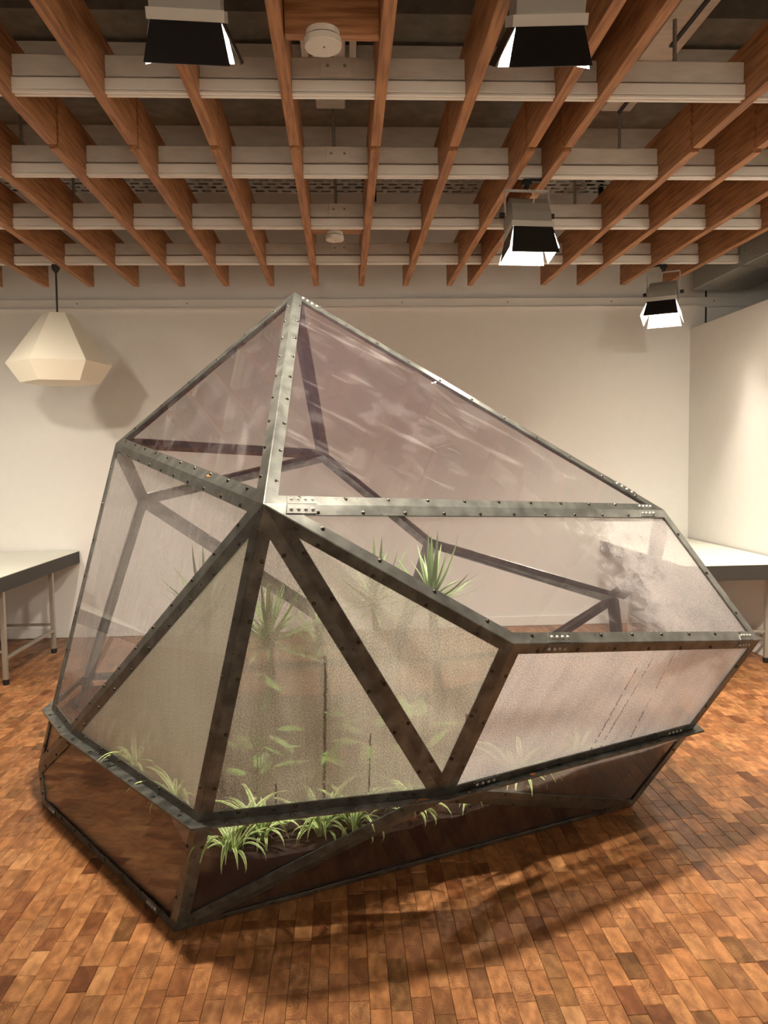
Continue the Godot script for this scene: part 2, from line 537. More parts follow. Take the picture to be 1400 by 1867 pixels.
func cable_tray() -> void:
	var t := thing("cable_tray", "perforated galvanised cable tray hung above the joists", "cable tray", Vector3(0, 3.40, -5.28))
	var b := MB.new()
	for k in 6:
		b.box(Vector3(0, 0, -0.17 + k * 0.068), Vector3(9, 0.004, 0.03))
	part("floor_strips", b.mesh(), M.galv, t)
	b = MB.new()
	for k in 5:
		for i in 100:
			b.box(Vector3(-4.45 + i * 0.09 + (0.045 if k % 2 else 0.0), 0, -0.136 + k * 0.068), Vector3(0.03, 0.004, 0.042))
	part("web", b.mesh(), M.galv, t, "stuff")
	for s in [-1, 1]:
		b = MB.new()
		b.box(Vector3(0, 0.008, s * 0.188), Vector3(9, 0.018, 0.004))
		b.box(Vector3(0, 0.055, s * 0.188), Vector3(9, 0.02, 0.004))
		for i in 100:
			b.box(Vector3(-4.45 + i * 0.09, 0.03, s * 0.188), Vector3(0.04, 0.03, 0.004))
		part("side_rail", b.mesh(), M.galv, t)
	for x in [-2.6, 0.19, 1.75]:
		b = MB.new()
		b.box(Vector3(x, 0.05, -0.05), Vector3(0.06, 0.09, 0.2), Transform3D(), 0.002)
		b.box(Vector3(x + 0.05, 0.3, -0.05), Vector3(0.03, 0.8, 0.03), Transform3D(), 0.002)
		part("support_bracket", b.mesh(), M.black_metal, t)

func smoke_detector(at: Vector3, r: float, label: String) -> void:
	var t := thing("smoke_detector", label, "smoke detector", at, 0.0, "ceiling smoke detectors")
	var b := MB.new()
	b.lathe(Vector3.ZERO, Vector3.DOWN, [Vector2(r * 0.9, 0), Vector2(r * 0.9, 0.02), Vector2(r * 0.97, 0.024)], 32)
	b.lathe(Vector3.ZERO, Vector3.DOWN, [Vector2(0, 0), Vector2(r * 0.9, 0)], 32)
	part("base", b.mesh(), M.off_white_plastic, t)
	b = MB.new()
	b.lathe(Vector3.ZERO, Vector3.DOWN, [Vector2(r * 0.9, 0.0255), Vector2(r, 0.027), Vector2(r, 0.048), Vector2(r * 0.96, 0.053), Vector2(0, 0.054)], 32)
	part("cover", b.mesh(), M.off_white_plastic, t)
	b = MB.new()
	b.tube(Vector3(0.004, -0.053, 0.008), Vector3(0.004, -0.056, 0.008), 0.003, 0.003, 8)
	part("indicator", b.mesh(), M.black_plastic, t)

# ---------------------------------------------------------------- end-grain floor
func ring_atlas() -> ImageTexture:
	var S := 1024
	var cell := 128
	var data := PackedByteArray()
	data.resize(S * S * 3)
	var n1 := noise(0.035, 31, 3)
	var n2 := noise(0.012, 32, 2)
	var n3 := noise(0.22, 33, 2)
	var r := RandomNumberGenerator.new()
	r.seed = 99
	for cy in 8:
		for cx in 8:
			var ox := r.randf_range(-0.35, 1.35)
			var oy := r.randf_range(-0.4, 2.4)
			var fr := r.randf_range(34.0, 70.0)
			var strength := r.randf_range(0.15, 0.62)
			var heart := r.randf_range(0.15, 0.75)
			var dark := Color(0.42, 0.27, 0.16).lerp(Color(0.52, 0.34, 0.21), r.randf())
			var lite := Color(0.70, 0.48, 0.30).lerp(Color(0.76, 0.56, 0.37), r.randf())
			var mid := r.randf_range(0.25, 0.8)
			for y in cell:
				for x in cell:
					var px := cx * cell + x
					var py := cy * cell + y
					var u := float(x) / cell
					var w := 2.0 * float(y) / cell
					var d := Vector2(u - ox, w - oy).length() + 0.10 * n1.get_noise_2d(px, py)
					var ringv := 0.5 + 0.5 * sin(d * fr)
					ringv = ringv * ringv
					var f := mid + 0.48 * n2.get_noise_2d(px * 1.0, py * 1.0) + 0.14 * n3.get_noise_2d(px, py) - strength * ringv
					if d < heart:
						f += 0.20
					var cc := dark.lerp(lite, clampf(f, 0.0, 1.0))
					var k := (py * S + px) * 3
					data[k] = int(cc.r * 255.0)
					data[k + 1] = int(cc.g * 255.0)
					data[k + 2] = int(cc.b * 255.0)
	return ImageTexture.create_from_image(Image.create_from_data(S, S, false, Image.FORMAT_RGB8, data))

func block_into(b: MB, at: Vector3, sx: float, sz: float, cell: int, flip: bool, tint: Color) -> void:
	var g := 0.0005
	var hx := sx / 2 - g
	var hz := sz / 2 - g
	var e := 0.0013
	var u0 := Vector2((cell % 8) / 8.0 + 0.004, (cell / 8) / 8.0 + 0.004)
	var us := 0.117
	var ux := Vector2(us, 0)
	var uy := Vector2(0, us)
	if flip:
		u0 += ux + uy
		ux = -ux
		uy = -uy
	b.col = tint
	var t := [at + Vector3(-hx + e, 0, hz - e), at + Vector3(hx - e, 0, hz - e), at + Vector3(hx - e, 0, -hz + e), at + Vector3(-hx + e, 0, -hz + e)]
	var uvs := [u0, u0 + ux, u0 + ux + uy, u0 + uy]
	b.quad_uv(t, uvs)
	var l := [at + Vector3(-hx, -e, hz), at + Vector3(hx, -e, hz), at + Vector3(hx, -e, -hz), at + Vector3(-hx, -e, -hz)]
	for i in 4:
		var j := (i + 1) % 4
		b.quad_uv([l[i], l[j], t[j], t[i]], [uvs[i], uvs[j], uvs[j], uvs[i]])
		b.quad_uv([l[i] - Vector3(0, 0.01, 0), l[j] - Vector3(0, 0.01, 0), l[j], l[i]], [uvs[i], uvs[j], uvs[j], uvs[i]])

func wood_floor() -> void:
	var f := setting("floor")
	part("screed", boxmesh(Vector3(12.4, 0.1, 10.2), Vector3(0, -0.058, -2.2)), M.grout, f)
	var m := StandardMaterial3D.new()
	m.albedo_texture = ring_atlas()
	m.roughness = 0.46
	m.metallic_specular = 0.45
	m.vertex_color_use_as_albedo = true
	m.roughness_texture = noise_tex(0.03, 40, [[0.0, Color(0.7, 0.7, 0.7)], [1.0, Color(1, 1, 1)]])
	var rest := MB.new()
	rest.use_c = true
	var near := []
	var W := 0.0595
	var fwd := Basis(Vector3.UP, deg_to_rad(-2.95)) * Basis(Vector3.RIGHT, deg_to_rad(-3.85)) * Basis(Vector3.BACK, deg_to_rad(-0.87))
	var rows := int(7.2 / W)
	for i in rows:
		var x := -4.0 + (i + 0.5) * W
		if x > 3.19:
			break
		var z := -0.3 - rng.randf() * 0.12
		while z > WALL_Z + 0.02:
			var L := rng.randf_range(0.108, 0.136)
			if rng.randf() < 0.06:
				L *= 0.6
			if z - L < WALL_Z + 0.02:
				L = z - WALL_Z - 0.016
				if L < 0.02:
					break
			var at := Vector3(x, rng.randf_range(-0.0008, 0.0004), z - L / 2)
			var br := rng.randf_range(0.88, 1.20)
			var warm := rng.randf_range(-0.06, 0.06)
			var tint := Color(br * (1.0 + warm), br, br * (1.0 - warm))
			if rng.randf() < 0.06:
				tint = Color(0.62, 0.66, 0.62)
			elif rng.randf() < 0.08:
				tint = Color(0.60, 0.52, 0.5)
			var cell := rng.randi() % 64
			var flip := rng.randf() < 0.5
			var q := fwd.transposed() * (at - EYE)
			var inside := q.z < -0.1 and absf(q.x / q.z) < 0.53 and q.y / -q.z > -0.70
			# in view and clear of the terrarium's foot
			if inside and at.z > -2.9 and not (at.z < -2.45 - 0.42 * (at.x + 0.58) and at.x > -0.62) and not (at.x <= -0.62 and at.z < -2.48 + 1.24 * (at.x + 0.58)):
				near.append([at, L, cell, flip, tint])
			else:
				block_into(rest, at, W, L, cell, flip, tint)
			z -= L
	near.sort_custom(func(a, b): return a[0].z > b[0].z)
	for i in near.size():
		var a: Array = near[i]
		if i < 300:
			var b := MB.new()
			b.use_c = true
			block_into(b, Vector3.ZERO, W, a[1], a[2], a[3], a[4])
			part("floor_block", b.mesh(), m, f).position = a[0]
		else:
			block_into(rest, a[0], W, a[1], a[2], a[3], a[4])
	part("floor_blocks", rest.mesh(), m, f, "stuff")
	# plain boards of the floor outside the built blocks
	part("outer_floor", boxmesh(Vector3(2.0, 0.012, 7.0), Vector3(-5.0, -0.006, -3.5)), M.joist_b, f)
	part("outer_floor", boxmesh(Vector3(10.0, 0.012, 2.8), Vector3(-1.0, -0.006, 1.12)), M.joist_b, f)
	part("outer_floor", boxmesh(Vector3(2.7, 0.012, 9.4), Vector3(4.66, -0.006, -2.25)), M.joist_b, f)

# ---------------------------------------------------------------- terrarium
var V := {
	"K": Vector3(-0.5873, 0.004, -2.4822), "L": Vector3(-1.4050, 0.004, -3.4987), "N": Vector3(1.2506, 0.004, -3.2549),
	"H": Vector3(-0.4771, 0.4200, -2.3759), "I": Vector3(-1.1714, 0.4200, -3.2384), "G": Vector3(0.3147, 0.4200, -2.5065),
	"J": Vector3(-1.3731, 0.4200, -3.5746), "O": Vector3(1.4201, 0.4200, -3.0448), "M": Vector3(-1.4332, 0.1598, -3.5455),
	"C": Vector3(-0.2291, 1.4293, -2.2000), "F": Vector3(0.5145, 0.9771, -2.3200), "B": Vector3(-1.0790, 1.6482, -3.7323),
	"E": Vector3(1.6546, 0.8064, -2.9621), "D": Vector3(1.3620, 1.3174, -3.2068), "A": Vector3(-0.2054, 2.3057, -3.5200),
	"P": Vector3(-0.1075, 1.5826, -4.2000), "Q": Vector3(0.4737, 1.0887, -4.2187), "R": Vector3(1.3334, 0.8552, -3.7205),
	"U": Vector3(1.4231, 1.0215, -3.4668), "S": Vector3(-1.0920, 1.3640, -4.2000), "T": Vector3(-1.3796, 0.4200, -4.0501),
	"W": Vector3(0.2510, 0.4200, -4.2244), "X": Vector3(1.0286, 0.4200, -4.2956), "Y": Vector3(1.5098, 0.4200, -4.1212),
	"t": Vector3(-1.30, 0.004, -3.93), "w": Vector3(0.25, 0.004, -4.08), "x": Vector3(0.96, 0.004, -4.13), "y": Vector3(1.35, 0.004, -3.98),
}
const UPPER := ["ABC", "ACD", "ADURQP", "ABP", "BPS", "BSTJ", "SPQW", "SWT", "QRXW", "RYX", "RUE", "REOY", "DUE", "CFED", "FGOE", "CGF", "CHG", "CIH", "BCIJ"]
const LOWER := ["IJM", "KHIML", "KHG", "KGN", "GON", "NOYy", "yYXx", "xXWw", "wWTt", "tTJML"]
const MISTED := ["CHG", "CIH", "CGF", "FGOE", "CFED", "BCIJ", "ACD", "ABC", "GON"]
const RINGS := "JIHGOYXWT"
const STRIP := 0.037
const MID := Vector3(0.1, 0.75, -3.15)

func face_points(code: String) -> Array:
	# points of a face, counter-clockwise seen from outside
	var p := []
	for k in code:
		p.append(V[k])
	var n := Vector3.ZERO
	var c := Vector3.ZERO
	for i in p.size():
		n += p[i].cross(p[(i + 1) % p.size()])
		c += p[i] / p.size()
	var s := code
	if n.dot(c - MID) < 0:
		p.reverse()
		n = -n
		s = code.reverse()
	return [p, n.normalized(), s]

func inset(p: Array, n: Vector3, w: Array) -> Array:
	var out := []
	var m := p.size()
	for i in m:
		var d0: Vector3 = (p[i] - p[(i + m - 1) % m]).normalized()
		var d1: Vector3 = (p[(i + 1) % m] - p[i]).normalized()
		var i0 := n.cross(d0)
		var i1 := n.cross(d1)
		# point q with (q-p).i0 = w0 and (q-p).i1 = w1
		var cosa := i0.dot(i1)
		var det := 1.0 - cosa * cosa
		var a: float = (w[(i + m - 1) % m] - w[i] * cosa) / det
		var b: float = (w[i] - w[(i + m - 1) % m] * cosa) / det
		out.append(p[i] + i0 * a + i1 * b)
	return out

func is_ring(a: String, b: String) -> bool:
	return RINGS.contains(a) and RINGS.contains(b)

func bolt_mesh(r: float) -> ArrayMesh:
	var b := MB.new()
	b.lathe(Vector3.ZERO, Vector3.UP, [Vector2(r * 1.25, 0), Vector2(r * 1.25, 0.0012), Vector2(r, 0.0014), Vector2(r * 0.95, r * 0.45), Vector2(r * 0.6, r * 0.85), Vector2(0.0005, r)], 8)
	return b.mesh()

func terrarium() -> void:
	var t := thing("glass_terrarium", "large crystal-shaped terrarium of riveted steel strips and misted clear panes", "terrarium")
	var strips := {}          # edge -> list of strips [p0, p1, q1, q0, normal]
	var panes := []
	for lower in [false, true]:
		for code in (LOWER if lower else UPPER):
			var fp := face_points(code)
			var p: Array = fp[0]
			var n: Vector3 = fp[1]
			var s: String = fp[2]
			var w := []
			for i in p.size():
				var a := s[i]
				var b := s[(i + 1) % p.size()]
				var ww := STRIP
				if (a == "R" and b == "E") or (a == "E" and b == "R"):
					ww = 0.0
				elif is_ring(a, b):
					ww = 0.0 if lower else 0.034
				elif V[a].y < 0.1 and V[b].y < 0.1:
					ww = 0.03
				w.append(ww)
			var q := inset(p, n, w)
			for i in p.size():
				if w[i] == 0.0:
					continue
				var j := (i + 1) % p.size()
				var key := s[i] + s[j] if s[i] < s[j] else s[j] + s[i]
				if not strips.has(key):
					strips[key] = []
				strips[key].append([p[i], p[j], q[j], q[i], n])
			panes.append([code, p, n, s])
	# panes
	for e in panes:
		var b := MB.new()
		var p: Array = inset(e[1], e[2], filled(e[1].size(), 0.004))
		var lo := []
		var hi := []
		for k in p:
			lo.append(k - e[2] * 0.007)
			hi.append(k - e[2] * 0.002)
		if MISTED.has(e[0]) or UPPER.has(e[0]):
			b.fan(hi)
		else:
			b.prism(lo, hi)
		var o := part("pane", b.mesh(), M.pane, t)
		condensation(e[0], p, e[2], o)
	# steel strips: one bar for each edge, folded over both faces
	var bm := bolt_mesh(0.0058)
	var th := 0.0035
	var single := 0
	for key in strips:
		var list: Array = strips[key]
		var b := MB.new()
		for s in list:
			var n: Vector3 = s[4]
			var lo := []
			var hi := []
			for k in 4:
				lo.append(s[k] - n * 0.001)
				hi.append(s[k] + n * th)
			b.prism(lo, hi)
		if list.size() == 2:
			var s: Array = list[0]
			var r: Array = list[1]
			b.quad(s[0] + s[4] * th, r[1] + r[4] * th, r[0] + r[4] * th, s[1] + s[4] * th)
		var bar := part("frame_bar", b.mesh(), M.steel, t)
		var back := true
		for k in key:
			if "ABCDEFGHIJKLMNO".contains(k):
				back = false
		var bolts := MB.new()
		for s in list:
			var d: Vector3 = s[2] - s[3]
			var L := d.length()
			var cnt := maxi(2, int(L / 0.155))
			for i in cnt:
				var f := (i + 0.5) / cnt
				var at: Vector3 = s[3].lerp(s[2], f)
				var e0: Vector3 = s[0].lerp(s[1], f)
				at = at.lerp(e0, 0.26) + s[4] * th
				var hidden: bool = back or s[4].dot(EYE - at) < 0
				if hidden or single >= 300:
					bolts.tube(at, at + s[4] * 0.004, 0.006, 0.004, 6)
				else:
					single += 1
					var o := part("bolt", bm, M.bolt, bar)
					o.transform = Transform3D(Basis(Quaternion(Vector3.UP, s[4])), at)
		if bolts.v.size():
			part("far_bolts", bolts.mesh(), M.bolt, bar, "stuff")
	# flange ring
	var ring := []
	for k in RINGS:
		ring.append(V[k])
	var area := 0.0
	for i in ring.size():
		area += ring[i].x * ring[(i + 1) % ring.size()].z - ring[i].z * ring[(i + 1) % ring.size()].x
	if area > 0:
		ring.reverse()
	var outer := inset(ring, Vector3.UP, filled(ring.size(), -0.042))
	for i in ring.size():
		var j := (i + 1) % ring.size()
		var lo := [ring[i], outer[i], outer[j], ring[j]]
		var hi := []
		for k in 4:
			lo[k] = lo[k] + Vector3(0, -0.004, 0)
			hi.append(lo[k] + Vector3(0, 0.007, 0))
		var b := MB.new()
		var nn: Vector3 = (hi[1] - hi[0]).cross(hi[2] - hi[0])
		if nn.y > 0:
			b.prism(lo, hi)
		else:
			lo.reverse()
			hi.reverse()
			b.prism(lo, hi)
		var fl := part("flange_plate", b.mesh(), M.steel, t)
		var L: float = (ring[j] - ring[i]).length()
		var cnt := maxi(2, int(L / 0.17))
		var fb := MB.new()
		for k in cnt:
			var f := (k + 0.5) / cnt
			var at: Vector3 = ring[i].lerp(ring[j], f).lerp(outer[i].lerp(outer[j], f), 0.62) + Vector3(0, 0.003, 0)
			fb.lathe(at, Vector3.UP, [Vector2(0.007, 0), Vector2(0.006, 0.0035), Vector2(0.0005, 0.004)], 8)
		part("rivet", fb.mesh(), M.bolt, fl, "stuff")
	rust_spot(t, V.H.lerp(V.G, 0.90) + Vector3(0.0, 0.0036, 0.024), Vector3.UP, V.G - V.H, 0.03, 0.006)
	rust_spot(t, V.G.lerp(V.O, 0.30) + Vector3(0.008, 0.0036, 0.024), Vector3.UP, V.O - V.G, 0.012, 0.008)
	var nabc: Vector3 = face_points("ABC")[1]
	rust_spot(t, V.B.lerp(V.C, 0.72) + nabc.cross((V.C - V.B).normalized()) * 0.018 + nabc * 0.004, nabc, V.C - V.B, 0.018, 0.004)
	# splice plates with rows of bolts
	for a in [["C", "D", "ACDCFED", 0.065, 0.10], ["C", "D", "ACDCFED", 0.935, 0.10], ["F", "E", "CFEDFGOE", 0.15, 0.10], ["F", "E", "CFEDFGOE", 0.93, 0.08], ["A", "D", "ACD", 0.05, 0.10], ["A", "D", "ACD", 0.90, 0.10], ["G", "O", "FGOE", 0.13, 0.10], ["G", "O", "FGOE", 0.9, 0.09], ["K", "L", "KHIML", 0.13, 0.08], ["K", "L", "KHIML", 0.90, 0.08]]:
		var key2: String = a[0] + a[1] if a[0] < a[1] else a[1] + a[0]
		for s in strips[key2]:
			var n: Vector3 = s[4]
			if n.dot(EYE - s[0]) < 0:
				continue
			var f0: float = a[3]
			var fwd: bool = s[0].distance_to(V[a[0]]) < 0.01
			if not fwd:
				f0 = 1.0 - f0
			var L: float = (s[1] - s[0]).length()
			var d: Vector3 = (s[1] - s[0]) / L
			var into: Vector3 = n.cross(d)
			var c: Vector3 = s[0] + d * (f0 * L) + n * (th)
			var ln: float = a[4]
			var wid := 0.033
			var lo := [c - d * (ln / 2), c + d * (ln / 2), c + d * (ln / 2 + 0.012) + into * wid, c - d * (ln / 2 - 0.012) + into * wid]
			var hi := []
			for k in lo:
				hi.append(k + n * 0.003)
			var b := MB.new()
			b.prism(lo, hi)
			var sp := part("splice_plate", b.mesh(), M.steel, t)
			for k in 4:
				if single >= 380:
					break
				var o := part("bolt", bm, M.galv, sp)
				o.transform = Transform3D(Basis(Quaternion(Vector3.UP, n)), c + d * ((k - 1.5) * ln * 0.24 + 0.006) + into * wid * 0.55 + n * 0.003)

func rust_spot(t: Node, at: Vector3, n: Vector3, along: Vector3, L: float, W: float) -> void:
	var b := MB.new()
	var d := along.normalized()
	var w := n.cross(d).normalized()
	var lo := []
	var hi := []
	for i in 9:
		var a := TAU * i / 9.0
		var r := 1.0 + 0.25 * sin(a * 3.0 + L * 90.0)
		lo.append(at + d * (cos(a) * L * r) + w * (sin(a) * W * r))
		hi.append(lo[-1] + n * 0.0006)
	b.prism(lo, hi)
	part("rust_patch", b.mesh(), M.rust, t)

func filled(count: int, value: float) -> Array:
	var a := []
	a.resize(count)
	a.fill(value)
	return a

# droplets and mist on the inside of a pane: a thin film whose opacity is grainy
func condensation(code: String, p: Array, n: Vector3, pane: Node) -> void:
	if not MISTED.has(code):
		return
	var up := (Vector3.UP - n * n.y).normalized()
	var right := up.cross(n)
	var lo := Vector2(1e9, 1e9)
	var hi := Vector2(-1e9, -1e9)
	for k in p:
		var q := Vector2(k.dot(right), k.dot(up))
		lo = lo.min(q)
		hi = hi.max(q)
	var size := hi - lo
	var S := 448
	var data := PackedByteArray()
	data.resize(S * S * 4)
	var sd := code.hash() % 1000
	var big := noise(1.0, sd, 4)
	var fine := noise(1.0, sd + 1, 2)
	var streak := noise(1.0, sd + 2, 3)
	var drips := []
	match code:
		"CHG":
			drips = [[0.499, 0.53, 0.498, 0.03, 0.006], [0.686, 0.25, 0.686, 0.02, 0.003], [0.30, 0.10, 0.30, 0.03, 0.004]]
		"FGOE":
			drips = [[0.527, 0.65, 0.475, 0.03, 0.0022], [0.575, 0.71, 0.51, 0.03, 0.0018], [0.655, 0.72, 0.62, 0.05, 0.0018]]
		"CGF":
			drips = [[0.82, 0.30, 0.825, 0.20, 0.007], [0.88, 0.34, 0.885, 0.30, 0.012]]
	var base := Color(0.90, 0.875, 0.87)
	if code in ["CHG", "CIH", "CGF"]:
		base = Color(0.89, 0.875, 0.815)
	for y in S:
		var v := (y + 0.5) / S
		for x in S:
			var u := (x + 0.5) / S
			var mx := u * size.x
			var my := v * size.y
			var cloud := 0.5 + 0.5 * big.get_noise_2d(mx * 4.0, my * 4.0)
			var st := 0.5 + 0.5 * streak.get_noise_2d(mx * 26.0, my * 2.2)
			var gr := fine.get_noise_2d(mx * 170.0, my * 170.0)
			var a := 0.0
			match code:
				"CHG":
					var clear := smoothstep(0.30, 0.0, v) * smoothstep(0.45, 0.0, u)
					a = 0.70 + 0.34 * (cloud - 0.5) + 0.22 * (st - 0.5) + 0.30 * gr + 0.12 * smoothstep(0.25, 0.75, u) - 0.55 * clear - 0.30 * smoothstep(0.5, 0.8, v)
				"CIH":
					a = 0.92 + 0.16 * (cloud - 0.5) + 0.12 * (st - 0.5) + 0.06 * gr - 0.30 * smoothstep(0.14, 0.0, v)
				"CGF":
					a = 0.74 + 0.36 * (cloud - 0.5) + 0.18 * (st - 0.5) + 0.24 * gr - 0.25 * smoothstep(0.6, 1.0, v)
				"FGOE":
					var st2 := 0.5 + 0.5 * streak.get_noise_2d((mx - my * 0.35) * 14.0, my * 1.5)
					a = 0.85 + 0.16 * (cloud - 0.5) + 0.22 * (st2 - 0.5) + 0.24 * gr
				"CFED":
					var edge := u + 0.16 * (cloud - 0.5) + 0.10 * big.get_noise_2d(mx * 11.0, my * 11.0)
					a = 0.05 + 0.78 * smoothstep(0.62, 0.80, edge) * (0.75 + 0.5 * (cloud - 0.5)) + 0.10 * gr * smoothstep(0.55, 0.7, u)
					if gr > 0.33 and fine.get_noise_2d(mx * 60.0, my * 60.0 + 40.0) > 0.25 and u > 0.66:
						a *= 0.55
				"BCIJ":
					a = 0.30 + 0.10 * (cloud - 0.5) + 0.10 * (st - 0.5)
				"GON", "KHG":
					a = 0.10 + 0.16 * (cloud - 0.5) + 0.10 * gr
					if code == "GON":
						a += 0.05
				_:
					var scr := streak.get_noise_2d((mx + my) * 9.0, (mx - my) * 1.1)
					a = 0.16 * smoothstep(0.25, 0.62, scr) * cloud + 0.05 * smoothstep(0.5, 0.75, cloud)
			for d in drips:
				if v <= d[1] and v >= d[3]:
					var f: float = (d[1] - v) / (d[1] - d[3])
					var cx: float = lerpf(d[0], d[2], f) + 0.003 * big.get_noise_2d(my * 30.0, d[0] * 90.0)
					var dist := absf(u - cx)
					if dist < d[4] and (code != "FGOE" or fine.get_noise_2d(my * 20.0, d[0] * 50.0) > -0.25):
						a *= 0.25
			var k := (y * S + x) * 4
			var lum := 0.97 + 0.16 * gr
			data[k] = int(clampf(base.r * lum, 0, 1) * 255.0)
			data[k + 1] = int(clampf(base.g * lum, 0, 1) * 255.0)
			data[k + 2] = int(clampf(base.b * lum, 0, 1) * 255.0)
			data[k + 3] = int(clampf(a, 0.0, 0.97) * 255.0)
	var m := StandardMaterial3D.new()
	m.transparency = BaseMaterial3D.TRANSPARENCY_ALPHA
	m.albedo_texture = ImageTexture.create_from_image(Image.create_from_data(S, S, false, Image.FORMAT_RGBA8, data))
	m.roughness = 0.6
	m.texture_repeat = false
	m.backlight_enabled = true
	m.backlight = Color(0.95, 0.95, 0.95)
	var b := MB.new()
	var q := []
	var uvs := []
	for k in p:
		q.append(k - n * 0.0085)
		uvs.append((Vector2(k.dot(right), k.dot(up)) - lo) / size)
	for i in range(1, q.size() - 1):
		b.tri(q[0], q[i], q[i + 1], uvs[0], uvs[i], uvs[i + 1])
	part("condensation", b.mesh(), m, pane)

# ---------------------------------------------------------------- soil and plants
func section(h: float) -> Array:
	# outline of the tray at height h above the kink at M, one point per lower edge
	var out := []
	var mk := func(a: String, b: String) -> Vector3:
		var f: float = (h - V[a].y) / (V[b].y - V[a].y)
		return V[a].lerp(V[b], f)
	for e in [["M", "I"], ["K", "H"], ["K", "G"], ["N", "G"], ["N", "O"], ["y", "Y"], ["x", "X"], ["w", "W"], ["t", "T"], ["M", "J"]]:
		out.append(mk.call(e[0], e[1]))
	return out

func soil_height(p: Vector3) -> float:
	return 0.25 + 0.115 * smoothstep(0.40, 0.80, -p.x) + 0.09 * smoothstep(0.5, 1.35, p.x) + 0.03 * clampf((-p.z - 2.5) / 0.8, 0.0, 1.0) + 0.018 * soil_noise.get_noise_2d(p.x * 3.0, p.z * 3.0) + 0.008 * soil_noise.get_noise_2d(p.x * 14.0, p.z * 14.0)

var soil_noise := noise(1.0, 77, 3)

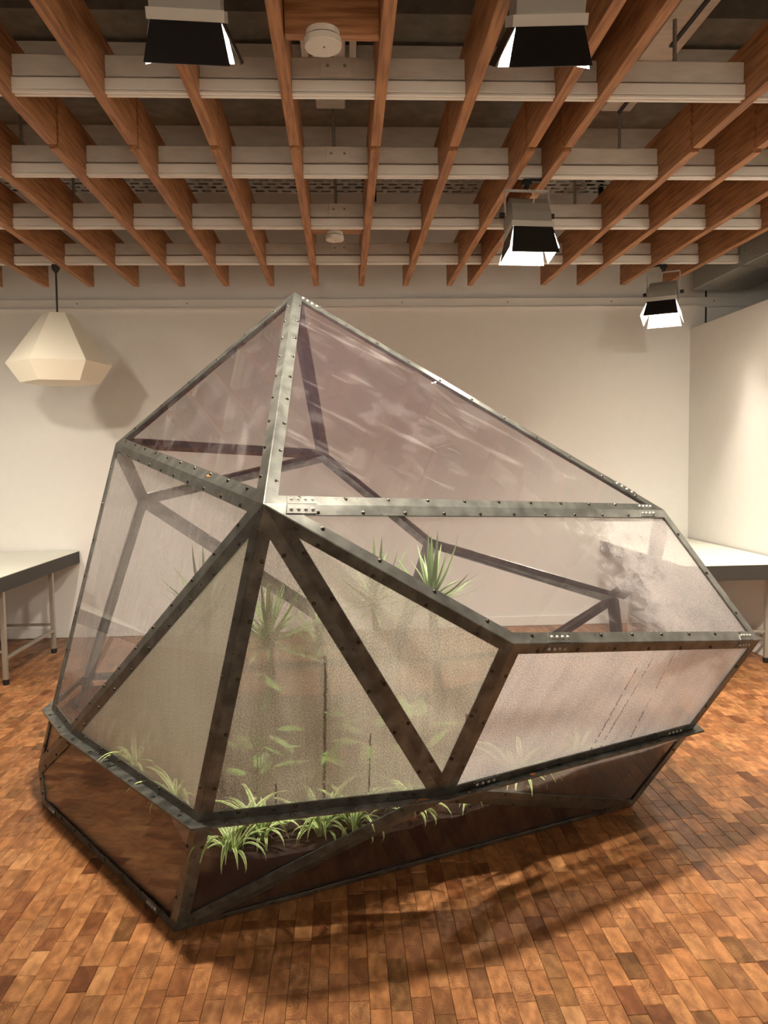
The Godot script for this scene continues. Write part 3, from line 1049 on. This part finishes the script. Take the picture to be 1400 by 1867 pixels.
func soil_and_plants() -> void:
	var b := MB.new()
	var s0 := section(0.17)
	var s1 := section(0.40)
	var cen := Vector3(0, 0, 0)
	for p in s0:
		cen += p / s0.size()
	var per0 := []
	var per1 := []
	for i in s0.size():
		var j := (i + 1) % s0.size()
		var cnt := maxi(2, int(s0[i].distance_to(s0[j]) / 0.03))
		for k in cnt:
			var f := float(k) / cnt
			per0.append(s0[i].lerp(s0[j], f))
			per1.append(s1[i].lerp(s1[j], f))
	var m := per0.size()
	var base := []
	var edge := []
	for i in m:
		var h := soil_height(per0[i])
		var f := (h - 0.17) / 0.23
		var e: Vector3 = per0[i].lerp(per1[i], f)
		var inw := Vector3(cen.x - e.x, 0, cen.z - e.z).normalized() * 0.016
		edge.append(e + inw)
		base.append(per0[i] + inw)
	for i in m:
		var j := (i + 1) % m
		b.quad(base[j], base[i], edge[i], edge[j])
	# top, in rings towards the middle
	var rings := [edge]
	for r in range(1, 15):
		var f := r / 14.0
		var row := []
		for i in m:
			var q: Vector3 = edge[i].lerp(cen, f)
			q.y = lerpf(edge[i].y, soil_height(q), minf(1.0, f * 6.0)) + (0.006 * soil_noise.get_noise_2d(q.x * 60.0, q.z * 60.0))
			row.append(q)
		rings.append(row)
	for r in rings.size() - 1:
		for i in m:
			var j := (i + 1) % m
			b.quad(rings[r][j], rings[r][i], rings[r + 1][i], rings[r + 1][j])
	# below the kink
	for code in LOWER:
		var fp := face_points(code)
		var poly := []
		var src: Array = fp[0]
		for i in src.size():
			var a: Vector3 = src[i]
			var c: Vector3 = src[(i + 1) % src.size()]
			if a.y <= 0.17:
				poly.append(a)
			if (a.y - 0.17) * (c.y - 0.17) < 0:
				poly.append(a.lerp(c, (0.17 - a.y) / (c.y - a.y)))
		if poly.size() >= 3:
			var off := []
			for k in poly:
				off.append(k - fp[1] * 0.014)
			b.fan(off)
	var so := part("potting_soil", b.mesh(), M.soil, null, "stuff")
	tag(so, "dark brown potting soil filling the tray of the terrarium", "soil")
	# yuccas
	var yl := [leaf_mesh(0.25, 0.013, 0.02, Color(0.10, 0.17, 0.055), Color(0.17, 0.24, 0.10)), leaf_mesh(0.22, 0.012, -0.03, Color(0.13, 0.20, 0.07), Color(0.20, 0.27, 0.12)), leaf_mesh(0.27, 0.013, 0.06, Color(0.085, 0.15, 0.05), Color(0.15, 0.21, 0.09))]
	for a in [[Vector3(0.35, 0.96, -3.10), 46, "tall yucca with bright spiky crown behind the ridge bar", 1], [Vector3(0.12, 0.93, -3.22), 40, "yucca with upright grey-tipped leaves just left of the brightest yucca", 2], [Vector3(-0.30, 0.85, -2.92), 46, "yucca with open fan crown behind the misted triangular pane with the drip", 3], [Vector3(-0.55, 0.93, -3.02), 40, "blurred yucca behind the evenly misted triangular pane", 4], [Vector3(-0.12, 0.72, -3.35), 30, "low yucca in the middle of the terrarium", 5]]:
		yucca(a[0], a[1], a[2], a[3], yl)
	# spider plants
	var sl := [arch_mesh(0.28, 0.021, 1.6, 1), arch_mesh(0.23, 0.019, 2.0, 2), arch_mesh(0.32, 0.020, 1.2, 3), arch_mesh(0.18, 0.018, 2.4, 4)]
	var spots := [
		[Vector3(-0.40, 0, -2.52), 1.0, 26, "variegated spider plant beside the front corner post of the tray"],
		[Vector3(-0.30, 0, -2.58), 0.9, 20, "variegated spider plant spilling pale leaves next to the corner spider plant"],
		[Vector3(-0.10, 0, -2.60), 0.9, 24, "broad green spider plant below the lower steel flange"],
		[Vector3(0.01, 0, -2.62), 0.95, 24, "spider plant with a bent pale leaf on bare soil under the flange"],
		[Vector3(0.24, 0, -2.70), 0.9, 24, "spider plant tucked against the lower bar joint"],
		[Vector3(0.66, 0, -2.90), 1.0, 26, "spider plant below the rust-spotted flange"],
		[Vector3(0.44, 0, -2.78), 0.7, 14, "small pale spider plant right of the lower bar joint"],
		[Vector3(-0.82, 0, -2.92), 0.85, 14, "thin spider plant along the pale flange by the left corner"],
		[Vector3(-0.62, 0, -2.72), 0.75, 14, "curled spider plant along the pale flange near the front post"],
		[Vector3(0.95, 0, -3.05), 0.7, 12, "faint spider plant behind the misted right pane"],
	]
	for i in spots.size():
		var s: Array = spots[i]
		var at: Vector3 = s[0]
		at.y = soil_height(at) - 0.004
		var t := thing("spider_plant", s[3], "plant", at, 0.0, "spider plants in the soil")
		var r := RandomNumberGenerator.new()
		r.seed = 500 + i
		for k in s[2]:
			var o := part("leaf", sl[r.randi() % 4], M.leaf, t)
			var sc: float = s[1] * r.randf_range(0.65, 1.1)
			o.transform = Transform3D(Basis(Vector3.UP, TAU * (k + r.randf()) / s[2]).scaled(Vector3(sc, sc, sc)), Vector3(r.randf_range(-0.01, 0.01), 0, r.randf_range(-0.01, 0.01)))
	# broad leaved plants
	var bl := [broad_mesh(0.15, 0.024), broad_mesh(0.12, 0.03)]
	var bs := [
		[Vector3(-0.14, 0, -2.74), 0.6, 9, "broad-leaved green plant reaching up behind the drip on the misted pane"],
		[Vector3(-0.34, 0, -2.80), 0.45, 10, "leafy green plant in the thicket behind the front corner"],
		[Vector3(0.10, 0, -2.86), 0.4, 9, "leafy plant in the thicket left of the long diagonal bar"],
		[Vector3(0.28, 0, -2.98), 0.36, 8, "leafy plant behind the long diagonal bar"],
		[Vector3(-0.60, 0, -3.05), 0.4, 9, "leafy plant behind the evenly misted pane"],
	]
	for i in bs.size():
		var s: Array = bs[i]
		var at: Vector3 = s[0]
		at.y = soil_height(at) - 0.004
		var t := thing("broadleaf_plant", s[3], "plant", at, 0.0, "broad-leaved plants in the soil")
		var r := RandomNumberGenerator.new()
		r.seed = 900 + i
		for k in s[2]:
			var hgt: float = s[1] * r.randf_range(0.35, 1.0) * 0.75
			var yaw: float = TAU * (k * 0.382 + r.randf() * 0.2)
			var out := Vector3(sin(yaw), 0, cos(yaw)) * hgt * 0.28
			var mb := MB.new()
			mb.use_c = true
			mb.col = Color(0.10, 0.17, 0.05)
			mb.tube(Vector3.ZERO, out + Vector3(0, hgt, 0), 0.0035, 0.002, 5)
			var st := part("stalk", mb.mesh(), M.leaf, t)
			var lf := part("leaf", bl[k % 2], M.leaf, st)
			lf.transform = Transform3D(Basis(Vector3.UP, yaw) * Basis(Vector3.RIGHT, r.randf_range(-0.9, -0.1)), out + Vector3(0, hgt, 0))

# straight sword leaf growing along +Z and slightly up; length, half width
func leaf_mesh(L: float, w: float, bend: float, c0: Color, c1: Color) -> ArrayMesh:
	var b := MB.new()
	b.use_c = true
	var n := 6
	for i in n:
		var f0 := float(i) / n
		var f1 := float(i + 1) / n
		var pr := func(f: float) -> Array:
			var ww := w * (0.55 + 0.9 * f) * (1.0 - f) * 1.25 + 0.0006
			var c := Vector3(0, bend * f * f, f * L)
			return [c + Vector3(-ww, ww * 0.25, 0), c, c + Vector3(ww, ww * 0.25, 0)]
		var p: Array = pr.call(f0)
		var q: Array = pr.call(f1)
		b.col = c0.lerp(c1, f0)
		b.quad(p[0], p[1], q[1], q[0])
		b.quad(p[1], p[2], q[2], q[1])
	return b.mesh()

# arching variegated strap leaf
func arch_mesh(L: float, w: float, curl: float, sd: int) -> ArrayMesh:
	var b := MB.new()
	b.use_c = true
	var green := Color(0.17, 0.34, 0.065)
	var pale := Color(0.72, 0.78, 0.42)
	var n := 9
	var pts := []
	var ang := 1.25 - 0.08 * sd
	var p := Vector3.ZERO
	for i in n + 1:
		pts.append(p)
		p += Vector3(0, sin(ang), cos(ang)) * (L / n)
		ang -= curl * 1.6 / n * (0.4 + 1.2 * i / n)
	for i in n:
		var f0 := float(i) / n
		var f1 := float(i + 1) / n
		var w0 := w * 0.5 * (0.6 + 0.4 * sin(f0 * PI)) * (1.0 - pow(f0, 3.0)) + 0.0005
		var w1 := w * 0.5 * (0.6 + 0.4 * sin(f1 * PI)) * (1.0 - pow(f1, 3.0)) + 0.0005
		var xs := [-1.0, -0.55, 0.0, 0.55, 1.0]
		for k in 4:
			b.col = pale if k == 0 or k == 3 else green
			var d0 := Vector3(xs[k], 0.25 * absf(xs[k]), 0)
			var d1 := Vector3(xs[k + 1], 0.25 * absf(xs[k + 1]), 0)
			b.quad(pts[i] + d0 * w0, pts[i] + d1 * w0, pts[i + 1] + d1 * w1, pts[i + 1] + d0 * w1)
	return b.mesh()

func broad_mesh(L: float, w: float) -> ArrayMesh:
	var b := MB.new()
	b.use_c = true
	var n := 7
	for i in n:
		var f0 := float(i) / n
		var f1 := float(i + 1) / n
		for s in [-1.0, 1.0]:
			var a0 := Vector3(0, -0.15 * L * f0 * f0, f0 * L)
			var a1 := Vector3(0, -0.15 * L * f1 * f1, f1 * L)
			var o0: Vector3 = a0 + Vector3(s * w * sin(pow(f0, 0.75) * PI), 0.2 * w, 0)
			var o1: Vector3 = a1 + Vector3(s * w * sin(pow(f1, 0.75) * PI), 0.2 * w, 0)
			b.col = Color(0.11, 0.21, 0.05) if s > 0 else Color(0.13, 0.23, 0.06)
			if s > 0:
				b.quad(a0, o0, o1, a1)
			else:
				b.quad(o0, a0, a1, o1)
	return b.mesh()

func yucca(crown: Vector3, leaves: int, label: String, sd: int, meshes: Array) -> void:
	var foot := Vector3(crown.x + 0.03, 0, crown.z + 0.02)
	foot.y = soil_height(foot) - 0.01
	var t := thing("yucca", label, "plant", foot, 0.0, "yuccas in the terrarium")
	var b := MB.new()
	var c := crown - foot
	b.tube(Vector3.ZERO, c * 0.5 + Vector3(0.01, 0, 0), 0.022, 0.019, 10)
	b.tube(c * 0.5 + Vector3(0.01, 0, 0), c, 0.019, 0.016, 10)
	part("trunk", b.mesh(), M.trunk, t)
	var r := RandomNumberGenerator.new()
	r.seed = 300 + sd
	for k in leaves:
		var f := float(k) / leaves
		var el := lerpf(1.45, -0.35, pow(f, 0.8)) + r.randf_range(-0.1, 0.1)
		var yaw := k * 2.399 + r.randf_range(-0.2, 0.2)
		var o := part("leaf", meshes[k % 3], M.leaf, t)
		var sc := r.randf_range(0.75, 1.1)
		o.transform = Transform3D((Basis(Vector3.UP, yaw) * Basis(Vector3.RIGHT, -el)).scaled(Vector3(sc, sc, sc)), c + Vector3(0, 0.03 * (1.0 - f), 0))

# ---------------------------------------------------------------- furniture
func furniture() -> void:
	trestle_table("exhibition_table", Vector3(-2.37, 0, -6.06), -1.0, 1.78, 1.42, "white-topped table with dark apron beneath the ivory pendant lamp", 0.0)
	trestle_table("exhibition_table", Vector3(3.17, 0, -6.06), -1.0, 1.78, 0.82, "white-topped table with dark apron in the corner by the partition wall", 0.0)
	# pendant lamp: hexagonal cut-gem shade
	var at := Vector3(-2.125, 3.045, -5.98)
	var t := thing("pendant_lamp", "ivory faceted pendant lamp shade hanging on a black cord", "lamp", at)
	var b := MB.new()
	b.tube(Vector3(0, 0, 0), Vector3(0, -0.03, 0), 0.03, 0.028, 14)
	b.tube(Vector3(0, -0.03, 0), Vector3(0, -0.055, 0), 0.028, 0.012, 14)
	part("ceiling_cup", b.mesh(), M.black_plastic, t)
	b = MB.new()
	b.tube(Vector3(0, -0.05, 0), Vector3(-0.003, -0.37, 0), 0.0075, 0.0075, 8)
	part("cord", b.mesh(), M.black_plastic, t)
	var levels := [[0.104, -0.362], [0.374, -0.735], [0.28, -0.875]]
	var rot := deg_to_rad(-17.5)
	b = MB.new()
	for k in 2:
		for i in 6:
			var q := []
			for e in [[k, i], [k, i + 1], [k + 1, i + 1], [k + 1, i]]:
				var a: float = rot + TAU * e[1] / 6.0
				q.append(Vector3(cos(a) * levels[e[0]][0], levels[e[0]][1], sin(a) * levels[e[0]][0]))
			var inn := []
			for e in q:
				inn.append(Vector3(e.x * 0.988, e.y, e.z * 0.988))
			b.prism(q, inn)
	var cap := []
	for i in 6:
		var a := rot - TAU * i / 6.0
		cap.append(Vector3(cos(a) * 0.104, -0.362, sin(a) * 0.104))
	b.fan(cap)
	part("lamp_shade", b.mesh(), M.shade, t)
	b = MB.new()
	for i in 6:
		var a0 := rot + TAU * i / 6.0
		var a1 := rot + TAU * (i + 1) / 6.0
		var e0 := Vector3(cos(a0) * 0.277, -0.875, sin(a0) * 0.277)
		var e1 := Vector3(cos(a1) * 0.277, -0.875, sin(a1) * 0.277)
		b.tri(Vector3(0, -0.895, 0), e0, e1)
	part("diffuser", b.mesh(), M.shade, t)
	b = MB.new()
	b.lathe(Vector3(0, -0.37, 0), Vector3.DOWN, [Vector2(0.02, 0), Vector2(0.022, 0.06), Vector2(0.03, 0.10), Vector2(0.045, 0.15), Vector2(0.03, 0.19), Vector2(0.001, 0.20)], 16)
	part("bulb", b.mesh(), M.off_white_plastic, t)

# table whose right end frame stands at `at` (its right-hand end); depth along z, extends to -x
func trestle_table(called: String, at: Vector3, dir: float, depth: float, width: float, label: String, turn: float) -> void:
	var t := thing(called, label, "table", at, turn, "white exhibition tables")
	var top := 0.785
	var cx := dir * width / 2
	part("table_top", boxmesh(Vector3(width, 0.006, depth), Vector3(cx, top, 0), 0.001), M.table_top, t)
	var b := MB.new()
	for s in [-1, 1]:
		b.box(Vector3(cx, top - 0.055, s * (depth / 2 - 0.012)), Vector3(width, 0.104, 0.024), Transform3D(), 0.002)
	for x in [dir * 0.012, dir * (width - 0.012)]:
		b.box(Vector3(x, top - 0.055, 0), Vector3(0.024, 0.104, depth - 0.048), Transform3D(), 0.002)
	b.box(Vector3(cx, top - 0.02, 0), Vector3(width - 0.05, 0.03, depth - 0.05))
	part("apron", b.mesh(), M.table_edge, t)
	for x in [dir * 0.05, dir * (width - 0.08)]:
		for z in [-depth * 0.5 + 0.55, depth * 0.5 - 0.32]:
			var l := MB.new()
			l.box(Vector3(x, (top - 0.03) / 2 + 0.012, z), Vector3(0.032, top - 0.08, 0.032), Transform3D(), 0.003)
			var lg := part("leg", l.mesh(), M.table_leg, t)
			var f := MB.new()
			f.tube(Vector3(x, 0.002, z), Vector3(x, 0.035, z), 0.02, 0.024, 10)
			part("rubber_foot", f.mesh(), M.black_plastic, lg)
		var r := MB.new()
		r.box(Vector3(x, 0.19, 0.115), Vector3(0.024, 0.024, depth - 0.87), Transform3D(), 0.002)
		part("stretcher", r.mesh(), M.table_leg, t)
	var s2 := MB.new()
	for z in [-depth * 0.5 + 0.55, depth * 0.5 - 0.32]:
		s2.box(Vector3(cx, 0.24, z), Vector3(width - 0.13, 0.02, 0.02), Transform3D(), 0.002)
	part("long_stretcher", s2.mesh(), M.table_leg, t)
